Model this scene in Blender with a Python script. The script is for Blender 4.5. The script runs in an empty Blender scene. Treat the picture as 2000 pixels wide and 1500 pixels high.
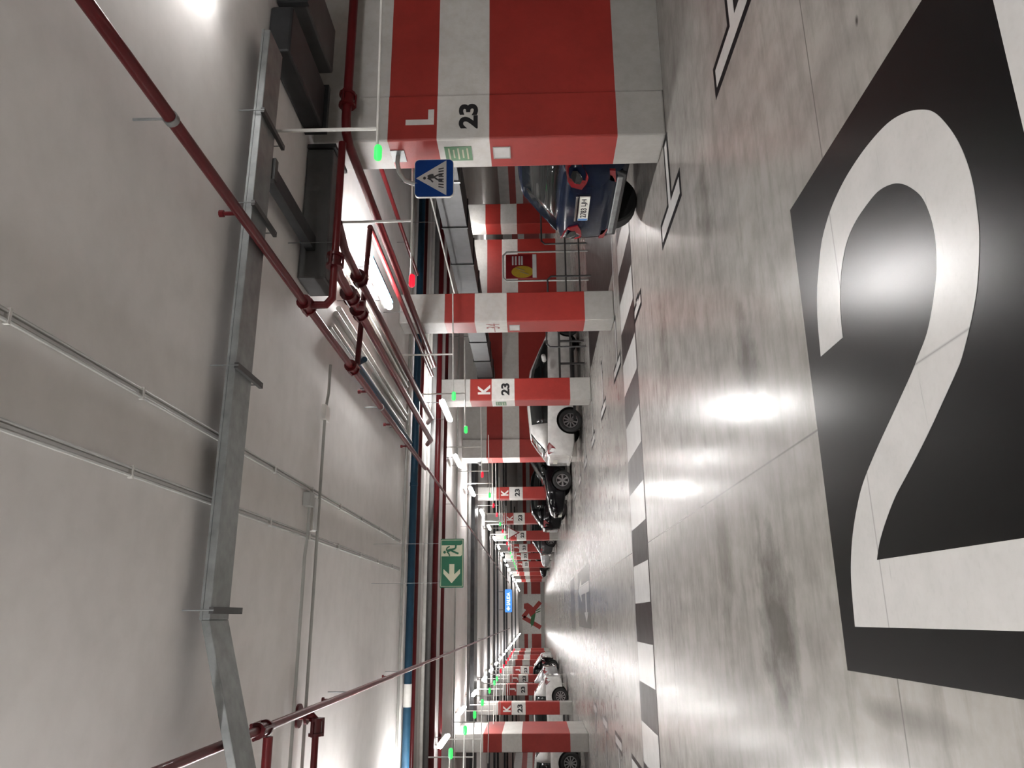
import bpy, bmesh, math, random
from mathutils import Vector, Matrix
random.seed(7)
sc = bpy.context.scene
COL = sc.collection
PI = math.pi
ZC = 3.45                      # ceiling height

# ------------------------------------------------------------------ materials
def _nt(name):
    m = bpy.data.materials.new(name); m.use_nodes = True
    nt = m.node_tree; nt.nodes.clear()
    out = nt.nodes.new('ShaderNodeOutputMaterial')
    b = nt.nodes.new('ShaderNodeBsdfPrincipled')
    nt.links.new(b.outputs[0], out.inputs[0])
    return m, nt, b
def noise_node(nt, scale, detail=4, vec=None, rough=.55):
    n = nt.nodes.new('ShaderNodeTexNoise'); n.inputs['Scale'].default_value = scale
    n.inputs['Detail'].default_value = detail; n.inputs['Roughness'].default_value = rough
    if vec is None:
        g = nt.nodes.new('ShaderNodeNewGeometry'); vec = g.outputs['Position']
    nt.links.new(vec, n.inputs['Vector'])
    return n.outputs['Fac']
def ramp(nt, fac, stops, interp='LINEAR'):
    r = nt.nodes.new('ShaderNodeValToRGB'); cr = r.color_ramp; cr.interpolation = interp
    while len(cr.elements) > 1: cr.elements.remove(cr.elements[-1])
    for i, (p, c) in enumerate(stops):
        e = cr.elements[0] if i == 0 else cr.elements.new(p)
        e.position = p; e.color = (*c, 1) if len(c) == 3 else c
    nt.links.new(fac, r.inputs[0]); return r.outputs[0]
def mixc(nt, a, b, fac, mode='MIX'):
    m = nt.nodes.new('ShaderNodeMix'); m.data_type = 'RGBA'; m.blend_type = mode
    for s, v in ((0, fac), (6, a), (7, b)):
        if hasattr(v, 'links'): nt.links.new(v, m.inputs[s])
        elif isinstance(v, (int, float)): m.inputs[s].default_value = v
        else: m.inputs[s].default_value = (*v, 1)
    return m.outputs[2]
def mth(nt, op, a, b=None):
    m = nt.nodes.new('ShaderNodeMath'); m.operation = op
    for i, v in enumerate((a, b)):
        if v is None: continue
        if hasattr(v, 'links'): nt.links.new(v, m.inputs[i])
        else: m.inputs[i].default_value = v
    return m.outputs[0]
def mat(name, col, rough=.5, metal=0., var=.12, scale=6., emit=0., coat=0., bump=0.):
    m, nt, b = _nt(name)
    n = noise_node(nt, scale)
    c0 = tuple(max(0, c * (1 - var)) for c in col); c1 = tuple(min(1, c * (1 + var)) for c in col)
    nt.links.new(ramp(nt, n, [(.3, c0), (.7, c1)]), b.inputs['Base Color'])
    b.inputs['Roughness'].default_value = rough; b.inputs['Metallic'].default_value = metal
    b.inputs['Coat Weight'].default_value = coat
    if 'car_paint' in name and max(col) < .1: b.inputs['Specular IOR Level'].default_value = .15
    if name == 'sign_blue': b.inputs['Specular IOR Level'].default_value = .15
    if 'pipe_paint' in name: b.inputs['Specular IOR Level'].default_value = .25
    if emit:
        b.inputs['Emission Color'].default_value = (*col, 1); b.inputs['Emission Strength'].default_value = emit
    if bump:
        bp = nt.nodes.new('ShaderNodeBump'); bp.inputs['Strength'].default_value = bump; bp.inputs['Distance'].default_value = .01
        nt.links.new(noise_node(nt, 90, 3), bp.inputs['Height']); nt.links.new(bp.outputs[0], b.inputs['Normal'])
    return m
RED = (.36, .032, .024); WHITE = (.70, .69, .66); CONC = (.44, .435, .41)
def banded():
    m, nt, b = _nt('banded_paint')
    g = nt.nodes.new('ShaderNodeNewGeometry'); s = nt.nodes.new('ShaderNodeSeparateXYZ')
    nt.links.new(g.outputs['Position'], s.inputs[0])
    z = mth(nt, 'DIVIDE', s.outputs[2], 4.)
    c = ramp(nt, z, [(0, CONC), (.455/4, RED), (1.715/4, WHITE), (2.22/4, RED), (2.71/4, (.60, .59, .565))], 'CONSTANT')
    n = noise_node(nt, 1.7, 6); n2 = noise_node(nt, 14, 5)
    c = mixc(nt, c, ramp(nt, n, [(.3, (.82, .82, .82)), (.65, (1, 1, 1))]), 1., 'MULTIPLY')
    c = mixc(nt, c, ramp(nt, n2, [(.35, (.93, .92, .9)), (.6, (1, 1, 1))]), 1., 'MULTIPLY')
    nt.links.new(c, b.inputs['Base Color']); b.inputs['Roughness'].default_value = .5
    bp = nt.nodes.new('ShaderNodeBump'); bp.inputs['Strength'].default_value = .12; bp.inputs['Distance'].default_value = .01
    nt.links.new(noise_node(nt, 60, 4), bp.inputs['Height']); nt.links.new(bp.outputs[0], b.inputs['Normal'])
    return m
def gloss_floor(name, kind):
    m, nt, b = _nt(name)
    g = nt.nodes.new('ShaderNodeNewGeometry'); pos = g.outputs['Position']
    s = nt.nodes.new('ShaderNodeSeparateXYZ'); nt.links.new(pos, s.inputs[0])
    X, Y = s.outputs[0], s.outputs[1]
    n1 = noise_node(nt, .55, 6, pos, .6); n2 = noise_node(nt, 4.5, 6, pos, .62); n3 = noise_node(nt, 34, 3, pos)
    if kind == 'concrete':
        c = ramp(nt, n1, [(.28, (.265, .254, .236)), (.5, (.325, .313, .292)), (.72, (.38, .367, .343))])
        c = mixc(nt, c, ramp(nt, n2, [(.3, (.76, .75, .735)), (.6, (1, 1, 1))]), .85, 'MULTIPLY')
        mp = nt.nodes.new('ShaderNodeMapping'); mp.inputs['Scale'].default_value = (1.1, 6.5, 1); nt.links.new(pos, mp.inputs[0])
        c = mixc(nt, c, ramp(nt, noise_node(nt, 1.3, 6, mp.outputs[0], .65), [(.30, (.74, .73, .715)), (.52, (1, 1, 1))]), .8, 'MULTIPLY')
        # oil stains, each with its own place on the slab
        for (cx, cy, rx, ry, dk) in ((-.05, 4.52, .62, .40, .42), (1.53, 4.6, .42, .26, .50), (-1.1, 4.2, .5, .3, .7), (.45, 5.6, .8, .25, .72), (3.0, 5.3, .5, .3, .72), (2.6, 7.4, .8, .35, .72), (-.36, 3.05, .07, .5, .62), (2.32, 2.6, .03, .018, .25)):
            dx = mth(nt, 'DIVIDE', mth(nt, 'SUBTRACT', X, cx), rx); dy = mth(nt, 'DIVIDE', mth(nt, 'SUBTRACT', Y, cy), ry)
            d = mth(nt, 'SQRT', mth(nt, 'ADD', mth(nt, 'MULTIPLY', dx, dx), mth(nt, 'MULTIPLY', dy, dy)))
            d = mth(nt, 'ADD', d, mth(nt, 'MULTIPLY', mth(nt, 'SUBTRACT', n2, .5), 1.1 if rx > .1 else .2))
            c = mixc(nt, c, ramp(nt, d, [(.25, (dk, dk * .99, dk * .96)), (1., (1, 1, 1))]), 1., 'MULTIPLY')
        # saw-cut joints
        for ax, v in ((X, .84), (Y, 3.10), (Y, 7.95), (Y, 15.4), (X, -4.2), (Y, 22.4), (Y, 30.)):
            w = mth(nt, 'ADD', mth(nt, 'ABSOLUTE', mth(nt, 'SUBTRACT', ax, v)), mth(nt, 'MULTIPLY', mth(nt, 'SUBTRACT', n3, .5), .003))
            c = mixc(nt, (.12, .115, .105), c, ramp(nt, w, [(.0025, (0, 0, 0)), (.006, (1, 1, 1))]))
        b.inputs['Base Color'].default_value = (.4, .4, .4, 1)
    elif kind == 'black':
        c = ramp(nt, n2, [(.3, (.0022, .0023, .0026)), (.7, (.0034, .0035, .0038))])
        w = mth(nt, 'ABSOLUTE', mth(nt, 'SUBTRACT', X, .84))
        c = mixc(nt, (.004, .004, .004), c, ramp(nt, w, [(.0025, (0, 0, 0)), (.006, (1, 1, 1))]))
        sc2 = noise_node(nt, 26, 5, pos)
        c = mixc(nt, c, ramp(nt, sc2, [(.80, (0, 0, 0)), (.83, (.02, .02, .02))]), 1., 'ADD')
    elif kind == 'white':
        c = ramp(nt, n2, [(.3, (.50, .497, .48)), (.7, (.56, .556, .54))])
        c = mixc(nt, c, ramp(nt, n3, [(.3, (.95, .95, .945)), (.5, (1, 1, 1))]), .7, 'MULTIPLY')
        for ax, v in ((X, .84), (Y, 3.10)):
            w = mth(nt, 'ABSOLUTE', mth(nt, 'SUBTRACT', ax, v))
            c = mixc(nt, (.30, .29, .28), c, ramp(nt, w, [(.002, (0, 0, 0)), (.005, (1, 1, 1))]))
        # tyre scuffs
        mp = nt.nodes.new('ShaderNodeMapping'); mp.inputs['Rotation'].default_value = (0, 0, .45); mp.inputs['Scale'].default_value = (2., 30, 1)
        nt.links.new(pos, mp.inputs[0]); sx = noise_node(nt, 1.4, 5, mp.outputs[0])
        c = mixc(nt, c, ramp(nt, sx, [(.66, (1, 1, 1)), (.78, (.55, .55, .54))]), 1., 'MULTIPLY')
    elif kind == 'outline':
        c = ramp(nt, n2, [(.3, (.010, .010, .011)), (.7, (.016, .016, .017))])
    elif kind == 'maroon':
        c = ramp(nt, n2, [(.3, (.016, .0115, .011)), (.7, (.025, .017, .016))])
    elif kind == 'grey':
        c = ramp(nt, n2, [(.3, (.13, .13, .127)), (.7, (.17, .17, .165))])
    nt.links.new(c, b.inputs['Base Color'])
    r0, r1 = {'concrete': (.19, .27), 'outline': (.45, .5), 'maroon': (.34, .4)}.get(kind, (.25, .25))
    nt.links.new(ramp(nt, n2, [(.3, (r0,) * 3), (.7, (r1,) * 3)]), b.inputs['Roughness'])
    b.inputs['Specular IOR Level'].default_value = {'outline': .08, 'maroon': .3}.get(kind, .5)
    b.inputs['IOR'].default_value = {'concrete': 1.36, 'outline': 1.25, 'maroon': 1.28, 'black': 1.31}.get(kind, 1.38)
    bp = nt.nodes.new('ShaderNodeBump'); bp.inputs['Strength'].default_value = 1.; bp.inputs['Distance'].default_value = .0004 if kind == 'concrete' else .00005
    nt.links.new(noise_node(nt, 7 if kind == 'concrete' else 28, 3, pos), bp.inputs['Height']); nt.links.new(bp.outputs[0], b.inputs['Normal'])
    return m
def ceil_mat():
    m, nt, b = _nt('painted_ceiling')
    n = noise_node(nt, .5, 5); n2 = noise_node(nt, 5, 4)
    c = ramp(nt, n, [(.3, (.71, .685, .67)), (.7, (.78, .755, .74))])
    c = mixc(nt, c, ramp(nt, n2, [(.3, (.93, .93, .925)), (.6, (1, 1, 1))]), 1., 'MULTIPLY')
    nt.links.new(c, b.inputs['Base Color']); b.inputs['Roughness'].default_value = .75
    return m

M = dict(
 band=banded(), floor=gloss_floor('polished_concrete', 'concrete'), fblack=gloss_floor('black_floor_paint', 'black'),
 fwhite=gloss_floor('white_floor_paint', 'white'), fline=gloss_floor('outline_floor_paint', 'outline'), fmaroon=gloss_floor('maroon_floor_paint', 'maroon'), fgrey=gloss_floor('grey_floor_paint', 'grey'),
 ceil=ceil_mat(), wall=mat('grey_wall', (.42, .41, .39), .8),
 lamp=mat('lamp_tube', (1., .978, .968), .3, emit=40., var=0), lampw=mat('weak_lamp_tube', (1., .978, .968), .3, emit=9.5, var=0), lampm=mat('mid_lamp_tube', (1., .978, .968), .3, emit=29., var=0), lampd=mat('dim_lamp_tube', (1., .978, .968), .3, emit=17., var=0), film=mat('blue_film', (.02, .12, .21), .4, emit=0),
 redpipe=mat('red_pipe_paint', (.105, .0075, .0095), .36, coat=.08), dredpipe=mat('dark_red_pipe_paint', (.07, .005, .007), .34, coat=.08), bluepipe=mat('blue_pipe_paint', (.012, .045, .08), .45),
 grey=mat('grey_conduit', (.34, .34, .32), .45), lgrey=mat('pale_conduit', (.62, .61, .58), .4), dgrey=mat('dark_lagging', (.13, .13, .128), .6),
 galv=mat('galvanised_steel', (.27, .285, .285), .4, .55, var=.2, scale=9), dgalv=mat('dull_duct_steel', (.040, .041, .043), .42, .4, var=.25, scale=5),
 chrome=mat('chrome', (.7, .7, .7), .12, 1., var=.03), steel=mat('dark_steel', (.09, .09, .09), .5, .4),
 green=mat('green_indicator', (.05, .85, .14), .4, emit=.2, var=0), redl=mat('red_indicator', (.95, .012, .035), .4, emit=.22, var=0),
 black=mat('black_plastic', (.012, .012, .013), .5), tyre=mat('tyre_rubber', (.014, .014, .014), .75), rim=mat('alloy_rim', (.42, .42, .43), .3, .8),
 glass=mat('car_glass', (.010, .012, .012), .06, coat=.5), navy=mat('navy_car_paint', (.004, .008, .021), .14, coat=.08), white=mat('white_car_paint', (.72, .72, .70), .25, coat=1.),
 blackcar=mat('black_car_paint', (.003, .003, .004), .1, coat=.12), silver=mat('silver_car_paint', (.42, .43, .44), .28, .6, coat=1.), bluecar=mat('blue_car_paint', (.015, .02, .16), .2, coat=1.), dcar=mat('dark_grey_car_paint', (.04, .042, .046), .2, .3, coat=1.),
 tail=mat('red_lamp_lens', (.17, .004, .008), .15, coat=.4), head=mat('clear_lamp_lens', (.72, .74, .75), .1, .5), plate=mat('plate_white', (.72, .72, .66), .4), plateblue=mat('plate_blue', (.05, .17, .42), .4),
 mark=mat('black_lettering', (.012, .012, .014), .5), wmark=mat('white_lettering', (.70, .69, .66), .5), paper=mat('white_paper', (.55, .55, .54), .6), sgreen=mat('sign_green', (.008, .095, .048), .45), sgreenl=mat('pale_green_sticker', (.11, .23, .125), .5),
 glow=mat('photoluminescent_cream', (.46, .445, .325), .5), sblue=mat('sign_blue', (.001, .030, .165), .6), signwhite=mat('sign_grey_white', (.42, .41, .40), .5), sred=mat('sign_red', (.17, .007, .010), .4), syellow=mat('sign_yellow', (.36, .24, .02), .45),
 lit=mat('lit_blue_sign', (.07, .30, .90), .4, emit=.16, var=0), litw=mat('lit_white', (.8, .9, 1.), .4, emit=.3, var=0), wallred=mat('mural_red', RED, .5), wallwhite=mat('mural_white', WHITE, .5), leaf=mat('mural_green', (.03, .14, .04), .5), olive=mat('mural_olive', (.25, .20, .12), .5),
 graf=mat('faint_red_ink', (.36, .16, .15), .6),
)

# ------------------------------------------------------------------ mesh helpers
def wm(o):
    m = Matrix.Identity(4)
    while o is not None:
        m = o.matrix_basis @ m; o = o.parent
    return m
class MB:
    def __init__(s): s.bm = bmesh.new()
    def box(s, x0, x1, y0, y1, z0, z1):
        v = [s.bm.verts.new((x, y, z)) for x in (x0, x1) for y in (y0, y1) for z in (z0, z1)]
        for f in ((0, 1, 3, 2), (4, 6, 7, 5), (0, 4, 5, 1), (2, 3, 7, 6), (0, 2, 6, 4), (1, 5, 7, 3)): s.bm.faces.new([v[i] for i in f])
        return s
    def cyl(s, p0, p1, r, n=14, r1=None):
        p0, p1 = Vector(p0), Vector(p1); d = (p1 - p0).normalized()
        a = d.orthogonal().normalized(); b = d.cross(a); r1 = r if r1 is None else r1
        A = [s.bm.verts.new(p0 + (a * math.cos(t) + b * math.sin(t)) * r) for t in [2 * PI * i / n for i in range(n)]]
        B = [s.bm.verts.new(p1 + (a * math.cos(t) + b * math.sin(t)) * r1) for t in [2 * PI * i / n for i in range(n)]]
        for i in range(n): s.bm.faces.new((A[i], A[(i + 1) % n], B[(i + 1) % n], B[i]))
        s.bm.faces.new(A[::-1]); s.bm.faces.new(B); return s
    def tube(s, pts, r, n=12):
        pts = [Vector(p) for p in pts]; rings = []
        d0 = (pts[1] - pts[0]).normalized(); a = d0.orthogonal().normalized()
        for i, p in enumerate(pts):
            d = ((pts[min(i + 1, len(pts) - 1)] - p).normalized() + (p - pts[max(i - 1, 0)]).normalized()).normalized()
            a = (a - d * a.dot(d)).normalized(); b = d.cross(a)
            rings.append([s.bm.verts.new(p + (a * math.cos(t) + b * math.sin(t)) * r) for t in [2 * PI * k / n for k in range(n)]])
        for A, B in zip(rings, rings[1:]):
            for i in range(n): s.bm.faces.new((A[i], A[(i + 1) % n], B[(i + 1) % n], B[i]))
        s.bm.faces.new(rings[0][::-1]); s.bm.faces.new(rings[-1]); return s
    def capsule(s, p0, p1, r, n=10, hr=2):
        p0, p1 = Vector(p0), Vector(p1); d = (p1 - p0).normalized(); a = d.orthogonal().normalized(); b = d.cross(a)
        prof = [(p0 - d * r * math.cos(q), r * math.sin(q)) for q in [PI / 2 * k / hr for k in range(1, hr + 1)]] + [(p1 + d * r * math.sin(q), r * math.cos(q)) for q in [PI / 2 * k / hr for k in range(0, hr)]]
        rings = [[s.bm.verts.new(c + (a * math.cos(t) + b * math.sin(t)) * rr) for t in [2 * PI * k / n for k in range(n)]] for c, rr in prof]
        for A, B in zip(rings, rings[1:]):
            for i in range(n): s.bm.faces.new((A[i], A[(i + 1) % n], B[(i + 1) % n], B[i]))
        t0 = s.bm.verts.new(p0 - d * r); t1 = s.bm.verts.new(p1 + d * r)
        for i in range(n):
            s.bm.faces.new((rings[0][(i + 1) % n], rings[0][i], t0)); s.bm.faces.new((rings[-1][i], rings[-1][(i + 1) % n], t1))
        return s
    def prism(s, pts, f, t0, t1):
        """outline pts (u,v) swept from depth t0 to t1, f(u,v,t)->xyz"""
        A = [s.bm.verts.new(f(u, v, t0)) for u, v in pts]; B = [s.bm.verts.new(f(u, v, t1)) for u, v in pts]; n = len(pts)
        for i in range(n): s.bm.faces.new((A[i], A[(i + 1) % n], B[(i + 1) % n], B[i]))
        s.bm.faces.new(A[::-1]); s.bm.faces.new(B); return s
    def build(s, name, m, parent=None, smooth=False, local=False, bevel=0):
        bmesh.ops.recalc_face_normals(s.bm, faces=s.bm.faces)
        if parent is not None and not local: bmesh.ops.transform(s.bm, matrix=wm(parent).inverted(), verts=s.bm.verts)
        me = bpy.data.meshes.new(name); s.bm.to_mesh(me); s.bm.free()
        if m: me.materials.append(m)
        if smooth:
            me.polygons.foreach_set('use_smooth', [True] * len(me.polygons))
            me.set_sharp_from_angle(angle=math.radians(40))
        o = bpy.data.objects.new(name, me); COL.objects.link(o)
        if parent is not None: o.parent = parent
        if bevel:
            bv = o.modifiers.new('edge', 'BEVEL'); bv.width = bevel; bv.segments = 2; bv.limit_method = 'ANGLE'
        return o
def tag(o, label, cat, group=None, kind=None):
    o['label'] = label; o['category'] = cat
    if group: o['group'] = group
    if kind: o['kind'] = kind
    return o
def struct(o): o['kind'] = 'structure'; return o
def thing(name, label, cat, loc=(0, 0, 0), rz=0., group=None):
    o = bpy.data.objects.new(name, None); COL.objects.link(o); o.empty_display_size = .2
    o.location = loc; o.rotation_euler = (0, 0, rz)
    return tag(o, label, cat, group)
def copy_tree(o, parent=None):
    c = o.copy(); COL.objects.link(c)
    if parent is not None: c.parent = parent
    for ch in [x for x in bpy.data.objects if x.parent is o]: copy_tree(ch, c)
    return c
_tc = {}
def glyphs(text, bold):
    """outline mesh of a word, scaled to the unit box"""
    if (text, bold) not in _tc:
        cu = bpy.data.curves.new('lettering', 'FONT'); cu.body = text; cu.offset = bold; cu.extrude = 0; cu.resolution_u = 4
        ob = bpy.data.objects.new('lettering', cu); COL.objects.link(ob)
        dg = bpy.context.evaluated_depsgraph_get(); me = bpy.data.meshes.new_from_object(ob.evaluated_get(dg))
        xs = [v.co.x for v in me.vertices]; ys = [v.co.y for v in me.vertices]
        x0, x1, y0, y1 = min(xs), max(xs), min(ys), max(ys)
        V = [((v.co.x - x0) / (x1 - x0) - .5, (v.co.y - y0) / (y1 - y0) - .5) for v in me.vertices]
        _tc[(text, bold)] = (V, [list(p.vertices) for p in me.polygons])
        bpy.data.objects.remove(ob); bpy.data.curves.remove(cu); bpy.data.meshes.remove(me)
    return _tc[(text, bold)]
def write(text, w, h, f, m, name, parent, bold=.03, local=False, t=.002):
    """lettering of width w, height h, laid on a surface; f(u,v,t)->xyz, with its own paint thickness"""
    V, F = glyphs(text, bold); b = MB()
    vs = [b.bm.verts.new(f(u * w, v * h, t)) for u, v in V]
    for p in F:
        try: b.bm.faces.new([vs[i] for i in p])
        except ValueError: pass
    r = bmesh.ops.extrude_face_region(b.bm, geom=list(b.bm.faces))
    d = Vector(f(0, 0, 0)) - Vector(f(0, 0, t))
    bmesh.ops.translate(b.bm, vec=d * .9, verts=[x for x in r['geom'] if isinstance(x, bmesh.types.BMVert)])
    return b.build(name, m, parent, local=local)
def front(cx, y, cz):            # surface facing the viewer (-y)
    return lambda u, v, t: (cx + u, y - t, cz + v)
def leftface(x, cy, cz):         # surface facing -x ; reading left to right runs towards -y
    return lambda u, v, t: (x - t, cy - u, cz + v)

# ------------------------------------------------------------------ camera
cam = bpy.data.cameras.new('camera'); co = bpy.data.objects.new('camera', cam); COL.objects.link(co)
yaw, pit, rol = [math.radians(a) for a in (16.98, 1.40, .864)]
fwd = Vector((math.sin(yaw) * math.cos(pit), math.cos(yaw) * math.cos(pit), math.sin(pit)))
rt = Vector((math.cos(yaw), -math.sin(yaw), 0)); dn = -rt.cross(fwd)
r2 = rt * math.cos(rol) + dn * math.sin(rol); d2 = -rt * math.sin(rol) + dn * math.cos(rol)
R = Matrix((d2, r2, -fwd)).transposed()          # the photo is turned a quarter turn: image right = down
co.matrix_world = Matrix.Translation((0, 0, 1.35)) @ R.to_4x4()
cam.sensor_width = 36; cam.lens = 27.; cam.clip_start = .05; cam.clip_end = 400
sc.camera = co

# ------------------------------------------------------------------ setting
XL, XR, Y0, Y1 = -13., 30., -5., 108.
struct(MB().box(XL, XR, Y0, Y1, -.2, 0).build('floor', M['floor']))
struct(MB().box(XL, XR, Y0, Y1, ZC, ZC + .25).build('ceiling', M['ceil']))
struct(MB().box(XL - .2, XL, Y0, Y1, 0, ZC).build('wall_left', M['band']))
struct(MB().box(XR, XR + .2, Y0, Y1, 0, ZC).build('wall_east', M['band']))
struct(MB().box(XL, XR, Y0 - .2, Y0, 0, ZC).build('wall_behind', M['wall']))
fw = struct(MB().box(XL, XR, Y1, Y1 + .3, 0, ZC).build('wall_far', M['band']))
struct(MB().box(5.002, 10.6, 6.475, 6.95, 0, ZC).build('wall_right', M['band']))
struct(MB().box(5.2, 12.0, 22.9, 23.2, 0, ZC).build('wall_back', M['band']))

# ------------------------------------------------------------------ pillars
def pillar(label, x0, x1, y0, y1, letter=None, num=None, bev=.018):
    t = thing('pillar', label, 'pillar', ((x0 + x1) / 2, (y0 + y1) / 2, 0), 0, 'red and white banded pillars')
    MB().box(x0, x1, y0, y1, 0, ZC).build('shaft', M['band'], t, bevel=bev)
    cx = (x0 + x1) / 2
    wL = {'L': .175, 'K': .225, 'J': .15}
    if letter:
        write(letter, wL[letter], .28, front(cx + .0, y0, 2.405), M['wmark'], 'letter', t, .034)
        write(num, .285, .19, front(cx, y0, 1.925), M['mark'], 'number', t, .042)
    return t
pL = pillar('nearest right pillar marked L 23, beside the long banded wall', 4.48, 5.0, 6.46, 6.96, 'L', '23')
pM = pillar('second pillar on the right, unlettered, with a small white label low on its side', 4.54, 5.05, 11.45, 11.95)
pK = pillar('pillar marked K 23 in front of the white parked hatchback', 4.68, 5.20, 16.58, 17.1, 'K', '23')
pP = pillar('broad unlettered pillar between the white hatchback and the black car', 4.62, 5.19, 22.7, 23.5)
pillar('shaded pillar marked K 23 behind the black car', 4.36, 4.81, 29.2, 29.7, 'K', '23')
pillar('bright pillar marked K 23 past the black cars on the right', 4.16, 4.65, 35.5, 36.0, 'K', '23')
pJ = pillar('pillar marked J 23 carrying a white give-way triangle', 4.04, 4.53, 42, 42.5, 'J', '23')
pillar('pillar marked J 23 just behind the give-way pillar', 4.03, 4.51, 49.5, 50, 'J', '23')
pillar('pillar marked J 23 beside the far silver car on the right', 4.03, 4.46, 56, 56.5, 'J', '23')
pillar('bright pillar marked J 23, farthest readable one on the right', 3.86, 4.34, 62.5, 63, 'J', '23')
pillar('nearest left pillar, unlettered, with a brightly lit side', -3.30, -2.85, 21.65, 24.1)
pillar('pillar marked K 23 on the left, in front of the white car', -3.38, -2.94, 30.4, 30.9, 'K', '23')
pillar('shaded pillar on the left behind the white car', -3.45, -2.95, 38.6, 39.1, 'J', '23')
pillar('pillar marked J 23 on the left beside the silver car', -3.25, -2.87, 43.5, 44, 'J', '23')
pillar('pillar marked J 23 with a pale lit top on the left', -3.24, -2.83, 50, 50.5, 'J', '23')
pillar('dark banded pillar far down the left side', -3.17, -2.77, 57, 57.5)
pillar('banded pillar at the right end of the back wall', 12.02, 12.75, 21.9, 22.6)
for k, y in enumerate((69, 75.5, 82, 88.5)):
    o = pillar('banded pillar deep down the right side before the far wall', 3.9, 4.35, y, y + .5)
    o['group'] = 'far right pillars'
for k, y in enumerate((64, 71, 78)):
    o = pillar('banded pillar deep down the left side before the far wall', -3.15, -2.75, y, y + .5)
    o['group'] = 'far left pillars'
for k, (x, y) in enumerate(((16.5, 33), (16.5, 40), (16.6, 50), (20.5, 46), (12.4, 33))):
    o = pillar('banded pillar in the distant bay seen over the navy car', x, x + .5, y, y + .5)
    o['group'] = 'distant pillars in the far right bay'
# give-way triangle
def tri(cx, y, cz, w, h, name, m, parent, t0, t1):
    return MB().prism([(cx - w / 2, cz + h / 2), (cx + w / 2, cz + h / 2), (cx, cz - h / 2)], lambda u, v, t: (u, y - t, v), t0, t1).build(name, m, parent)
gw = thing('give_way_sign', 'white give-way triangle with red edge on a J 23 pillar', 'sign', (4.4, 41.98, 2.4))
tri(4.42, 41.98, 2.43, .78, .74, 'rim', M['sred'], gw, .0, .02); tri(4.42, 41.98, 2.445, .58, .54, 'face', M['paper'], gw, .021, .026)
# stickers and labels
def sticker(name, label, cat, x, cy, cz, w, h, m, frame=None, lines=0, lm=None):
    t = thing(name, label, cat, (x, cy, cz))
    f = leftface(x, cy, cz)
    MB().prism([(-w / 2, -h / 2), (w / 2, -h / 2), (w / 2, h / 2), (-w / 2, h / 2)], f, -.001, .004).build('sheet', m, t)
    for k in range(lines):
        v = h * (.34 - .68 * k / max(1, lines - 1)); ww = w * (.8 if k % 2 == 0 else .6)
        MB().prism([(-ww / 2, v - h * .03), (ww / 2, v - h * .03), (ww / 2, v + h * .03), (-ww / 2, v + h * .03)], f, .0042, .006).build('text_line', lm, t)
    if frame:
        b = MB()
        for (a0, a1, b0, b1) in ((-.5, .5, .44, .5), (-.5, .5, -.5, -.44), (-.5, -.44, -.44, .44), (.44, .5, -.44, .44)):
            b.prism([(a0 * w, b0 * h), (a1 * w, b0 * h), (a1 * w, b1 * h), (a0 * w, b1 * h)], f, .0042, .006)
        b.build('border', frame, t)
    return t
sticker('notice', 'green notice sticker on the side of the L 23 pillar', 'notice', 4.48, 6.70, 2.04, .24, .27, M['sgreenl'], None, 5, M['glow'])
sticker('label_sheet', 'white framed sheet on the red side of the L 23 pillar', 'label', 4.48, 6.70, 1.605, .20, .175, M['paper'], M['grey'])
sticker('notice', 'green notice sticker on the side of the K 23 pillar', 'notice', 4.68, 16.84, 2.03, .3, .24, M['sgreenl'], None, 4, M['glow'])
sticker('label_sheet', 'white framed sheet on the side of the second right pillar', 'label', 4.54, 11.72, 1.60, .24, .17, M['paper'], M['grey'])
g = thing('graffiti', 'faint red scribble on the white band of the second right pillar', 'graffiti', (4.54, 11.72, 1.95))
write('34', .22, .22, leftface(4.54, 11.64, 1.95), M['graf'], 'digits', g, 0.)
MB().prism([(-.1, -.06), (.1, -.06), (.1, -.045), (-.1, -.045)], leftface(4.54, 11.8, 1.98), -.001, .003).build('stroke', M['graf'], g)

# ------------------------------------------------------------------ floor paint
def slab(pts, z, name, m, parent=None, h=.0015):
    return MB().prism(pts, lambda u, v, t: (u, v, t), z - h, z).build(name, m, parent)
P = (0, 0)
nb = thing('floor_number', 'black rectangle painted on the floor with a giant white 23', 'floor marking', (.9, 2.1, 0))
slab([(-.225, 3.57), (2.0, 3.56), (2.0, .35), (-.225, .35)], .002, 'panel', M['fblack'], nb)
TWO = [(1.152,3.409),(1.322,3.391),(1.449,3.354),(1.525,3.311),(1.645,3.225),(1.722,3.104),(1.761,2.98),(1.78,2.849),(1.782,2.678),(1.759,2.5),(1.709,2.366),(1.645,2.264),(1.59,2.205),(1.516,2.158),(1.429,2.118),(1.339,2.094),(1.255,2.085),(1.18,2.089),(1.093,2.103),(1.004,2.135),(.929,2.173),(.855,2.229),(.773,2.305),(.738,2.351),(.674,2.451),(.606,2.559),(.541,2.671),(.477,2.789),(.422,2.89),(.35,2.99),(.275,3.075),(.209,3.123),(.200,2.08),(-.044,2.08),(-.044,3.424),(.11,3.406),(.214,3.378),(.336,3.314),(.451,3.221),(.531,3.129),(.625,2.976),(.716,2.811),(.811,2.64),(.862,2.56),(.914,2.484),(.985,2.422),(1.064,2.37),(1.125,2.345),(1.201,2.33),(1.28,2.335),(1.359,2.36),(1.423,2.406),(1.485,2.471),(1.53,2.547),(1.562,2.649),(1.565,2.753),(1.554,2.868),(1.524,2.958),(1.471,3.027),(1.406,3.077),(1.303,3.122),(1.205,3.141),(1.148,3.146)]
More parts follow.
